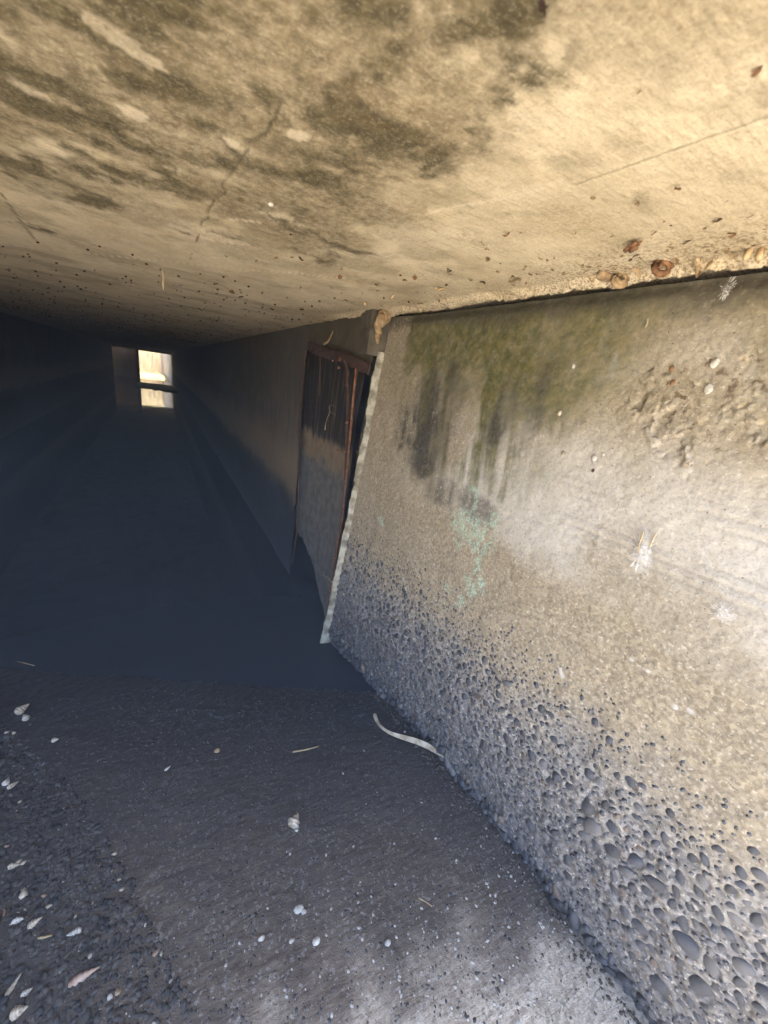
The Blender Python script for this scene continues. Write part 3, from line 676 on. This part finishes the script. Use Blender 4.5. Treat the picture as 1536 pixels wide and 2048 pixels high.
fl_mats = [M['brownleaf'], M['paper'], M['mud'], M['rustdark'], M['brownleaf']]
FLM = {}
def scrap(px, py, size, i, label, group=None, name='leaf_scrap', cat='leaf scrap', matk=None):
    k = (i % 12, matk or i % 5)
    if k not in FLM:
        m_ = FL[k[0]].copy(); m_.materials.clear(); m_.materials.append(M[matk] if matk else fl_mats[i % 5]); FLM[k] = m_
    p = local(px, py); sc = size * scale_at(p)
    o = link(name, FLM[k], label=label, cat=cat, group=group)
    o.location = Vector(p) - Vector((0, 0, sc * .16 + .0005)); o.rotation_euler = (random.uniform(-.3, .3), random.uniform(-.3, .3), random.uniform(0, 6.28)); o.scale = (sc, sc, sc * .8)
    return o
gl = 'small dried leaf scraps stuck to the ceiling'
COLN = ('russet', 'straw-coloured', 'mud-coloured', 'blackish', 'russet')
def lab(i, px, py, sz):
    where = ('high on the bare ceiling' if py < 250 else 'between ceiling crack and white scratch' if px < 560 else 'on the ceiling above the gate frame' if px < 860 else
             'on the ceiling above the dark wall streaks' if px < 1080 else 'on the ceiling left of the flat mud nest' if px < 1200 else 'on the ceiling above the ring-shaped mud nest' if px < 1330 else 'on the ceiling right of the rolled leaf')
    return '%s %s %s %s' % ('large' if sz > 15 else 'small' if sz > 8 else 'tiny', COLN[i % 5], 'leaf flake' if i % 12 < 8 else 'leaf crumb', where)
spots = [(1357, 373, 22), (1185, 396, 18), (1275, 405, 14), (1375, 482, 16), (1150, 465, 12), (1013, 466, 16), (1042, 463, 12), (1272, 510, 14), (902, 537, 18), (832, 551, 20), (801, 548, 13), (880, 574, 26), (1030, 557, 26), (966, 564, 16), (976, 516, 16), (681, 551, 18), (740, 531, 13), (756, 566, 16),
         (602, 515, 13), (581, 468, 12), (641, 601, 12), (716, 561, 14), (452, 510, 12), (430, 566, 10), (1515, 137, 22), (1280, 181, 12), (1160, 12, 10), (1410, 455, 12), (1500, 430, 14), (1330, 440, 9), (1225, 470, 9), (1095, 520, 13), (1130, 545, 15), (1060, 590, 12), (930, 600, 12), (840, 605, 12), (785, 590, 12), (690, 600, 12), (1440, 437, 12), (1455, 400, 8)]
for i, (px, py, sz) in enumerate(spots): scrap(px, py, sz * .85, i, lab(i, px, py, sz), gl)
for i in range(90):
    px = random.uniform(420, 1530); yedge = 515 + .147 * (1536 - px) if px > 780 else 632; py = yedge - 8 - abs(random.gauss(0, 45))
    k_ = random.randrange(60); z_ = random.uniform(4, 11); scrap(px, py, z_, k_, lab(k_, px, py, z_), gl)
scrap(1462, 467, 26, 1, 'bright orange-brown curled leaf stuck to the ceiling above the wall joint', None, 'dry_leaf', 'leaf', 'brownleaf')
scrap(1085, 3, 34, 9, 'dark brown leaf clump at the very top of the ceiling', None, 'dry_leaf', 'leaf', 'rustdark')
scrap(1268, 482, 50, 10, 'long crust of brown leaf crumbs on the ceiling above the mud nest', None, 'leaf_crust', 'leaf crust', 'brownleaf')
p = local(325, 540); mb = MB(); mb.tube([p, p + np.array([.001, 0, -.012]), p + np.array([0, .002, -.026]), p + np.array([.001, .001, -.036])], [.0012, .0016, .0016, .0008], 6)
link('cocoon', mb.mesh('cocoon'), M['straw'], label='thin straw-coloured cocoon hanging alone under the ceiling above the far exit', cat='cocoon')
p = local(542, 409); blob('spider_sac', p, .0032, M['white'], 77, (1, 1, .6), .1, label='tiny round white spider sac on the ceiling', cat='spider sac')
# specks too many to count
sv, sf, k0 = [], [], 0
for i in range(750):
    y = .9 + random.random() ** 1.2 * 3.5; x = random.uniform(-.9, .42); p = np.array([x, y, TOP - .0012]); r = random.uniform(.0007, .0019) * (1 + .5 * y)
    v, f = lumpy(ICO1, i % 20, .3); sv.append(v * r * np.array([1, .8, .8]) + p); sf.append(f + k0); k0 += len(v)
link('ceiling_specks', mesh_np('ceiling_specks', np.concatenate(sv), np.concatenate(sf)), M['rustdark'], kind='stuff')

# nests and scraps along the joint of ceiling and wall
def spiral_nest(name, px, py, r_px, mat, label, cat, turns=2.2, tilt=0.0):
    p = local(px, py) - np.array([0, 0, .006]); sc = scale_at(p); R_ = r_px * sc; pts = []; rad = []
    for i in range(26):
        t = i / 25; a = t * turns * 2 * math.pi; rr = R_ * (1 - .62 * t)
        q = CR * math.cos(a) * rr + CU * math.sin(a) * rr - CF * R_ * .5 * t; pts.append(p + q); rad.append(R_ * (.34 - .12 * t))
    mb = MB(); mb.tube(pts, rad, 8, 1.1, .15); return link(name, mb.mesh(name, True), mat, label=label, cat=cat)
spiral_nest('mud_nest', 1243, 549, 17, M['mud'], 'ring-shaped mud nest with a dark hole at the ceiling joint', 'mud nest')
p = local(1208, 547); blob('mud_nest', p - np.array([0, 0, .003]), .0075, M['mud'], 31, (1.6, .8, .6), .6, label='flat mud nest just left of the ring-shaped nest', cat='mud nest')
spiral_nest('curled_leaf', 1326, 524, 19, M['brownleaf'], 'brown curled dead leaf rolled up at the ceiling joint', 'leaf', 1.6)
for i, (px, py, sz, lb) in enumerate(((1300, 546, 24, 'brown torn leaf hanging below the rolled leaf'), (1275, 540, 26, 'pale papery scrap between the ring nest and the rolled leaf'), (1352, 520, 24, 'pale pointed scrap right of the rolled leaf'), (1182, 555, 18, 'grey-brown scrap hanging left of the mud nests'), (1460, 500, 30, 'pale crust on the joint near the right edge'))):
    o = scrap(px, py, sz, i + 1, lb, None, 'joint_scrap', 'scrap', 'paper'); o.rotation_euler = (random.uniform(.6, 1.2), random.uniform(-.4, .4), random.uniform(-.6, .6))
p0, p1, p2 = local(1398, 512), local(1400, 534), local(1432, 512)
mb = MB(); mb.tube([p0 - np.array([0, 0, .003]), p1 - np.array([0, 0, .009]), p2 - np.array([0, 0, .003])], [.0018, .0022, .0016], 5, 1, .2)
link('bent_twig', mb.mesh('bent_twig'), M['paper'], label='pale twig bent into a V under the ceiling joint', cat='twig')
for i, (px, py, sq, lb) in enumerate(((1503, 497, (.7, .7, 1.3), 'pale cocoon hanging at the joint, left one of a pair'), (1524, 496, (.7, .7, 1.5), 'pale cocoon hanging at the joint nearest the right edge'))):
    blob('cocoon', local(px, py) - np.array([0, 0, .005]), .0042, M['paper'], 60 + i, sq, .45, label=lb, cat='cocoon')

# ------------------------------------------------------------------ small things on the near wall
def on_w(px, py, name, r, mat, seed, sq, label, cat, lift=.3, amp=.25, base=ICO2, group=None):
    p = local(px, py, 'wall') + WN * r * lift; v, f = lumpy(base, seed, amp); R3 = np.array(base_m)
    return link(name, mesh_np(name, (v * r * np.array(sq)) @ R3.T + p, f), mat, label=label, cat=cat, group=group)
def web_mesh(px, py, w_, h_, seed, label):
    s0, z0 = on_wall(px, py); n1_, n2_ = 26, 14; V = []; r = np.random.default_rng(seed)
    for i in range(n2_):
        rr = i / (n2_ - 1)
        for j in range(n1_):
            a = 2 * math.pi * j / n1_; q_ = rr * (1 + (.25 * math.sin(3 * a + seed) + .12 * math.sin(7 * a)) * rr)
            ds, dz = math.cos(a) * w_ * q_, math.sin(a) * h_ * q_ ; h = .30 * w_ * (1 - rr ** 2) + .0008
            V.append(W(np.array(s0 + ds + dz * .0), np.array(z0 + dz), np.array(wall_off(s0 + ds, z0 + dz) + h)))
    f = []
    for i in range(n2_ - 1):
        for j in range(n1_): f.append((i * n1_ + j, (i + 1) * n1_ + j, (i + 1) * n1_ + (j + 1) % n1_, i * n1_ + (j + 1) % n1_))
    e = empty('spider_web', W(np.array(s0), np.array(z0), np.array(0.)), label=label, cat='spider web')
    def child(nm, me_, mt):
        o = link(nm, me_, mt, e); o.matrix_parent_inverse = Matrix.Translation(-Vector(e.location)); return o
    ms = mesh_np('silk', V, f); cov = np.repeat(1 - np.linspace(0, 1, n2_) ** 2.5, n1_); attr(ms, 'cover', (cov, cov, cov)); child('silk', ms, M['silk'])
    mb = MB()
    for k in range(16):
        a = r.uniform(0, 6.28); l0 = r.uniform(.5, .9); l1 = r.uniform(1.0, 1.25)
        q = [W(np.array(s0 + math.cos(a) * w_ * t), np.array(z0 + math.sin(a) * h_ * t), np.array(wall_off(s0, z0) + .002 * (1.8 - t))) for t in (l0, (l0 + l1) / 2, l1)]
        mb.tube(q, .0002, 3)
    child('threads', mb.mesh('threads'), M['web']); return e, child
e, child = web_mesh(1286, 1100, .012, .025, 3, 'large oval white spider web with caught straws on the wall')
mb = MB(); mb.tube([local(x, y, 'wall') + WN * .006 for x, y in ((1280, 1105), (1284, 1085), (1292, 1062))], .0009, 4); child('caught_straw', mb.mesh('caught_straw'), M['straw'])
mb = MB(); mb.tube([local(x, y, 'wall') + WN * .005 for x, y in ((1304, 1092), (1310, 1078), (1316, 1066))], .0009, 4); child('caught_straw', mb.mesh('caught_straw'), M['straw'])
web_mesh(1448, 1224, .010, .010, 8, 'small round white spider web low on the wall near the right edge')
web_mesh(1453, 577, .006, .010, 12, 'grey spider web with a hanging thread high on the mossy wall')
for i, (px, py, r, mt, lb) in enumerate(((1188, 916, .0042, 'white', 'white snail shell on the wall beside a smaller one'), (1207, 909, .0028, 'white', 'tiny white snail shell right of a larger white one'), (1186, 941, .0026, 'rustdark', 'tiny dark snail under the white shells on the wall'),
        (1121, 826, .0042, 'shell', 'cream snail shell on the wall between moss streaks and web'), (1126, 908, .0036, 'shell', 'dull tan snail shell left of the white shells on the wall'), (1148, 733, .0036, 'white', 'white snail shell high on the mossy wall'), (1417, 777, .0055, 'white', 'white chip of stone in the broken concrete'), (1430, 724, .0052, 'white', 'white stone chip above the broken concrete'),
        (1342, 738, .0032, 'brownleaf', 'reddish brown pupa on the wall left of the broken concrete'), (1345, 765, .0030, 'brownleaf', 'small orange pupa just below the reddish brown one'), (1062, 1080, .0028, 'white', 'pale snail shell right of the green stain'))):
    on_w(px, py, 'snail_shell' if 'shell' in lb or 'snail' in lb else ('stone_chip' if 'chip' in lb else 'pupa'), r * .8, M[mt], 40 + i, (1, 1.3, .55), lb, 'snail' if 'snail' in lb else ('stone chip' if 'chip' in lb else 'pupa'))
mb = MB(); mb.tube([local(x, y, 'wall') + WN * .002 for x, y in ((1297, 638), (1296, 646), (1293, 653), (1290, 657))], [.0006, .0011, .0011, .0006], 5)
link('caterpillar', mb.mesh('caterpillar'), M['blade'], label='thin cream caterpillar on the mossy upper wall', cat='caterpillar')

# ------------------------------------------------------------------ things lying on the floor
def floor_z(x, y):
    i = int(np.clip(np.searchsorted(fx, x), 0, len(fx) - 1)); j = int(np.clip(np.searchsorted(fy, y), 0, len(fy) - 1)); return float(zf[j, i])
def spire(name, L, wdt, whorls=5, n=16, bulge=.16, seed=0):
    """a snail shell lying on its side, pointing along +x, with stepped whorls and an open lip"""
    m_ = 12 * whorls // 2; V = []
    for i in range(m_):
        t = i / (m_ - 1)
        base_r = (1 - t) ** .8 if t > .28 else (.55 + .45 * math.sin(t / .28 * math.pi / 2)) * (.72 ** .8 / 1.0)
        for k in range(n):
            a = 2 * math.pi * k / n; ph = (t * whorls - a / (2 * math.pi)) % 1
            r_ = base_r * (1 - bulge + bulge * 2 * math.sin(math.pi * ph) ** .7) * wdt
            V.append((t * L - L * .4, math.cos(a) * r_, math.sin(a) * r_))
    f = []
    for i in range(m_ - 1):
        for k in range(n): f.append((i * n + k, i * n + (k + 1) % n, (i + 1) * n + (k + 1) % n, (i + 1) * n + k))
    f += [tuple(reversed(range(n))), tuple((m_ - 1) * n + k for k in range(n))]
    me_ = bpy.data.meshes.new(name); me_.from_pydata(V, [], f); me_.update(); me_.polygons.foreach_set('use_smooth', np.ones(len(f), bool)); return me_
def shell(px, py, L_px, ratio, ang, mat, label, tipz=0.0, name='snail_shell', cat='shell', group=None, whorls=5):
    p = on_z(px, py, .0); sc = scale_at(p); L = L_px * sc * (.8 if px < 140 else 1)
    o = link(name, spire(name, L, L * ratio, whorls), M[mat], label=label, cat=cat, group=group)
    d = CR * math.cos(ang) + (CF - CF[2] * np.array([0, 0, 1])) * math.sin(ang)
    o.rotation_euler = (random.uniform(0, 6), -.12 - tipz, math.atan2(d[1], d[0])); o.rotation_mode = 'XYZ'
    o.location = (p[0], p[1], floor_z(p[0], p[1]) + L * ratio * .42); return o
shell(165, 1964, 50, .20, .55, 'shellbrown', 'long brown-and-white spindle shell lying on the silt')
shell(588, 1650, 25, .62, 1.3, 'shell', 'single round cream shell alone in the middle of the floor', .1, whorls=3)
blob('shell_chip', np.array([*on_z(584, 1641)[:2], .014]), .006, M['twig'], 61, (1.3, .8, .4), .3, label='dark chip resting on the single cream shell', cat='chip')
shell(44, 1426, 30, .42, 1.3, 'shell', 'larger cream snail shell with whorls at the left edge of the wet floor')
shell(52, 1440, 20, .45, 2.6, 'white', 'pale shell touching the larger cream snail shell')
shell(110, 1484, 15, .48, .3, 'white', 'small angular white shell right of the cream pair')
shell(152, 1871, 24, .30, -2.6, 'white', 'white teardrop shell on the silt above the brown spindle shell')
shell(28, 1740, 26, .30, .25, 'shell', 'pale pointed shell above the litter patch')
shell(50, 1797, 24, .42, 2.2, 'shell', 'round cream shell on the upper edge of the litter')
shell(70, 1856, 28, .36, .8, 'shell', 'cream and brown shell half sunk in the litter')
shell(14, 1570, 20, .45, 1.9, 'white', 'white ring-shaped shell at the far left edge')
shell(25, 1577, 22, .34, 1.0, 'shell', 'pale cone shell beside the white ring-shaped shell')
shell(27, 1985, 42, .17, 1.5, 'shell', 'slender spindle shell pointing away in the litter')
shell(55, 1998, 22, .42, .8, 'white', 'white rounded shell in the litter right of the slender shell')
shell(40, 2038, 34, .45, .5, 'shell', 'big round cream shell at the bottom edge')
shell(40, 1849, 32, .24, .3, 'white', 'white long shell lying across the litter')
shell(14, 1470, 9, .45, .5, 'shell', 'tiny pale shell, left of a pair below the cream snail shell'); shell(28, 1470, 11, .45, 2.5, 'shell', 'tiny pale shell, right of a pair below the cream snail shell')
shell(334, 1539, 13, .25, 1.0, 'white', 'tiny white pointed shell in the open silt')
shell(312, 1912, 17, .28, .9, 'shellbrown', 'small reddish shell right of the white teardrop shell')
shell(14, 1700, 12, .4, .4, 'shellbrown', 'small orange shell at the left edge'); shell(90, 1800, 14, .35, .2, 'shellbrown', 'dull brown shell in the litter below the round cream shell')
for i, (px, py, r, lb) in enumerate(((598, 1824, 8, 'white stone, larger of a pair in the lower middle of the floor'), (606, 1828, 5, 'white stone, smaller of the pair in the lower middle'), (221, 2003, 5, 'white bead-like stone near the bottom'), (236, 1993, 4.5, 'tan bead-like stone near the bottom'), (434, 1503, 5, 'small orange-brown stone in the upper silt'),
        (633, 1888, 7, 'pale stone below the white pair'), (523, 1882, 6, 'white stone left of the pale one'), (583, 1886, 5, 'white chip between two pale stones'), (774, 1889, 6, 'grey-white stone right of the pale one'))):
    p = on_z(px, py, 0); blob('stone', (p[0], p[1], floor_z(p[0], p[1]) + r * scale_at(p) * .3), r * scale_at(p), M['white' if 'orange' not in lb and 'tan' not in lb else 'mud'], 300 + i, (1.1, .9, .7), .4, label=lb, cat='stone')
def stick(name, pts, rpx, mat, label, cat, n=5, lift=.003):
    P_ = [on_z(x, y, 0) for x, y in pts]; P_ = [np.array([p[0], p[1], floor_z(p[0], p[1]) + lift]) for p in P_]
    mb = MB(); mb.tube(P_, [r * scale_at(P_[0]) for r in rpx], n, 1, .1); return link(name, mb.mesh(name, True), mat, label=label, cat=cat)
stick('straw', [(24, 1314), (45, 1319), (68, 1325)], (1.6, 1.8, 1), M['straw'], 'tan straw lying on the wet floor at the left edge', 'straw')
stick('straw', [(585, 1508), (610, 1504), (637, 1497)], (1.6, 1.6, .8), M['straw'], 'straight tan straw in the middle of the floor', 'straw')
stick('grass_stem', [(555, 1485), (560, 1495), (570, 1503), (582, 1508)], (.6, .8, .9, 1.0), M['twig'], 'thin curved dark stem touching the straight tan straw', 'stem')
stick('twig', [(130, 1926), (150, 1905), (172, 1884), (190, 1868)], (2.5, 2.6, 2.2, 1.5), M['twig'], 'dark twig lying beside the white teardrop shell', 'twig')
stick('straw', [(78, 1886), (92, 1884), (106, 1880)], (1.6, 1.8, 1.2), M['straw'], 'short straw in the litter left of the dark twig', 'straw')
stick('twig', [(836, 1802), (850, 1808), (863, 1818)], (.9, 1, .8), M['straw'], 'thin pale twig on the lower right floor', 'twig')
stick('twig', [(36, 1840), (58, 1850), (80, 1830), (92, 1822)], (2, 2.2, 2, 1.2), M['twig'], 'dark twig in the litter under the round cream shell', 'twig')
stick('straw', [(10, 1842), (14, 1832), (8, 1828)], (1.4, 1.6, 1.2), M['brownleaf'], 'reddish stalk upright in the litter', 'straw')
stick('leaf_strip', [(618, 1277), (632, 1275), (650, 1278)], (.8, 2.4, 1.4), M['blade'], 'narrow pale leaf at the foot of the gate frame', 'leaf')
stick('leaf_bits', [(553, 1257), (562, 1256), (570, 1258)], (1, 2, 1), M['straw'], 'pale leaf floating on the dark water, left of two', 'leaf'); stick('leaf_bits', [(580, 1262), (594, 1261), (600, 1263)], (1, 2.4, 1), M['straw'], 'pale leaf floating on the dark water, right of two', 'leaf')
# long curved leaf blade leaning from the floor onto the wall foot
bl_ = [(749, 1426), (752, 1440), (762, 1455), (780, 1467), (806, 1475), (832, 1482), (856, 1492), (876, 1505), (889, 1516)]; wd_ = [5, 4, 3.2, 4, 6, 7, 7, 5, 1]
V = []
for i, ((px, py), w_) in enumerate(zip(bl_, wd_)):
    t = i / 8; p = on_z(px, py, .006 + .028 * t); sc = scale_at(p); a, b = bl_[max(i - 1, 0)], bl_[min(i + 1, 8)]; tx, ty = b[0] - a[0], b[1] - a[1]; L = math.hypot(tx, ty)
    nx, nyy = -ty / L, tx / L; side = CR * nx - CU * nyy
    for u, h in ((-1, 0), (0, .0012), (1, 0)): V.append(p + side * u * w_ * sc * .9 + np.array([0, 0, 1]) * h * (1 if w_ > 3 else .3))
me = mesh_np('dry_grass', V, grid_faces(3, 9)); o = link('dry_grass', me, M['blade'], label='long curved bleached leaf blade lying against the foot of the wall', cat='leaf')
md = o.modifiers.new('thickness', 'SOLIDIFY'); md.thickness = .0007; md2 = o.modifiers.new('round', 'SUBSURF'); md2.levels = md2.render_levels = 2

# loose gravel and litter
def scatter(name, n, pick, rad, mat, seed, sq=.6):
    r = random.Random(seed); sv, sf, k0 = [], [], 0; vb = [lumpy(ICO1, 1000 + i, .35)[0] for i in range(30)]; f = ICO1[1]
    for i in range(n):
        x, y = pick(r); rr = rad(r); z = floor_z(x, y); a = r.uniform(0, 6.28); c_, s_ = math.cos(a), math.sin(a)
        v = vb[i % 30] * np.array([1.25, .85, sq]) * rr; v = np.stack([v[:, 0] * c_ - v[:, 1] * s_, v[:, 0] * s_ + v[:, 1] * c_, v[:, 2]], 1) + np.array([x, y, z + rr * .15]); sv.append(v); sf.append(f + k0); k0 += len(v)
    return link(name, mesh_np(name, np.concatenate(sv), np.concatenate(sf), False), mat, kind='stuff')
def near_y(r): return (r.uniform(-.12, .52), -.03 + abs(r.gauss(0, .16)))
scatter('pale_gravel', 2600, near_y, lambda r: .0005 + .0022 * r.random() ** 4, M['white'], 21)
scatter('grey_gravel', 7000, lambda r: (r.uniform(-.4, .5), -.05 + .95 * r.random()), lambda r: .0006 + .0015 * r.random() ** 2.5, simple('grey_grit', (.05, .05, .055), (.16, .155, .15), 80), 22, .5)
scatter('dark_gravel', 3800, lambda r: (r.uniform(-.4, .47), .12 + .75 * r.random()), lambda r: .0008 + .0018 * r.random() ** 2, simple('dark_grit', (.04, .039, .042), (.09, .086, .086), 80), 23, .22)
def left(r): 
    y = r.uniform(.28, .95); return (.0 - (y - .3) * .42 - abs(r.gauss(0, .13)) - max(0, y - .6) * .25, y)
scatter('litter_crumbs', 6500, left, lambda r: .0008 + .0042 * r.random() ** 3.2, simple('litter_crumb', (.018, .018, .018), (.08, .074, .066), 60), 24, .7)
scatter('shell_crumbs', 150, left, lambda r: .0008 + .003 * r.random() ** 3, M['shell'], 25, .7)
scatter('foot_grit', 900, lambda r: ((lambda y: (float(xfloor(y)) + .004 - abs(r.gauss(0, .012)), y))(r.uniform(-.1, .85))), lambda r: .0008 + .0025 * r.random() ** 2, simple('foot_grit', (.05, .043, .033), (.13, .105, .08), 80), 26, .7)

# ------------------------------------------------------------------ added haze volume standing in for the lens veil over the dark tunnel
mb = MB(); mb.box((-29.9, -29.9, -1.2), (29.9, 39.9, 3.2))
hz = link('veil_haze', mb.mesh('veil_haze'), None, kind='stuff'); hm = bpy.data.materials.new('veil_haze'); hm.use_nodes = True; t = hm.node_tree
t.nodes.remove(t.nodes['Principled BSDF']); pv = t.nodes.new('ShaderNodeVolumePrincipled'); pv.inputs['Density'].default_value = .048; pv.inputs['Color'].default_value = (.94, .90, .96, 1); pv.inputs['Anisotropy'].default_value = -.3
t.links.new(pv.outputs[0], t.nodes['Material Output'].inputs['Volume']); hz.data.materials.append(hm)

# ------------------------------------------------------------------ labels that single out look-alike scraps by their distance from the joint
byl = {}
for o in COL.objects:
    if o.get('group') == gl: byl.setdefault(o['label'], []).append(o)
ORD = ('closest', 'second closest', 'third closest', 'fourth closest', 'fifth closest', 'sixth closest', 'seventh closest', 'eighth closest')
for lb, os_ in byl.items():
    if len(os_) > 1:
        os_.sort(key=lambda o: float(xceil(o.location.y)) - o.location.x)
        for k_, o in enumerate(os_): o['label'] = lb.replace(' on the ceiling', '') + ', ' + ORD[min(k_, 7)] + ' to the wall joint'
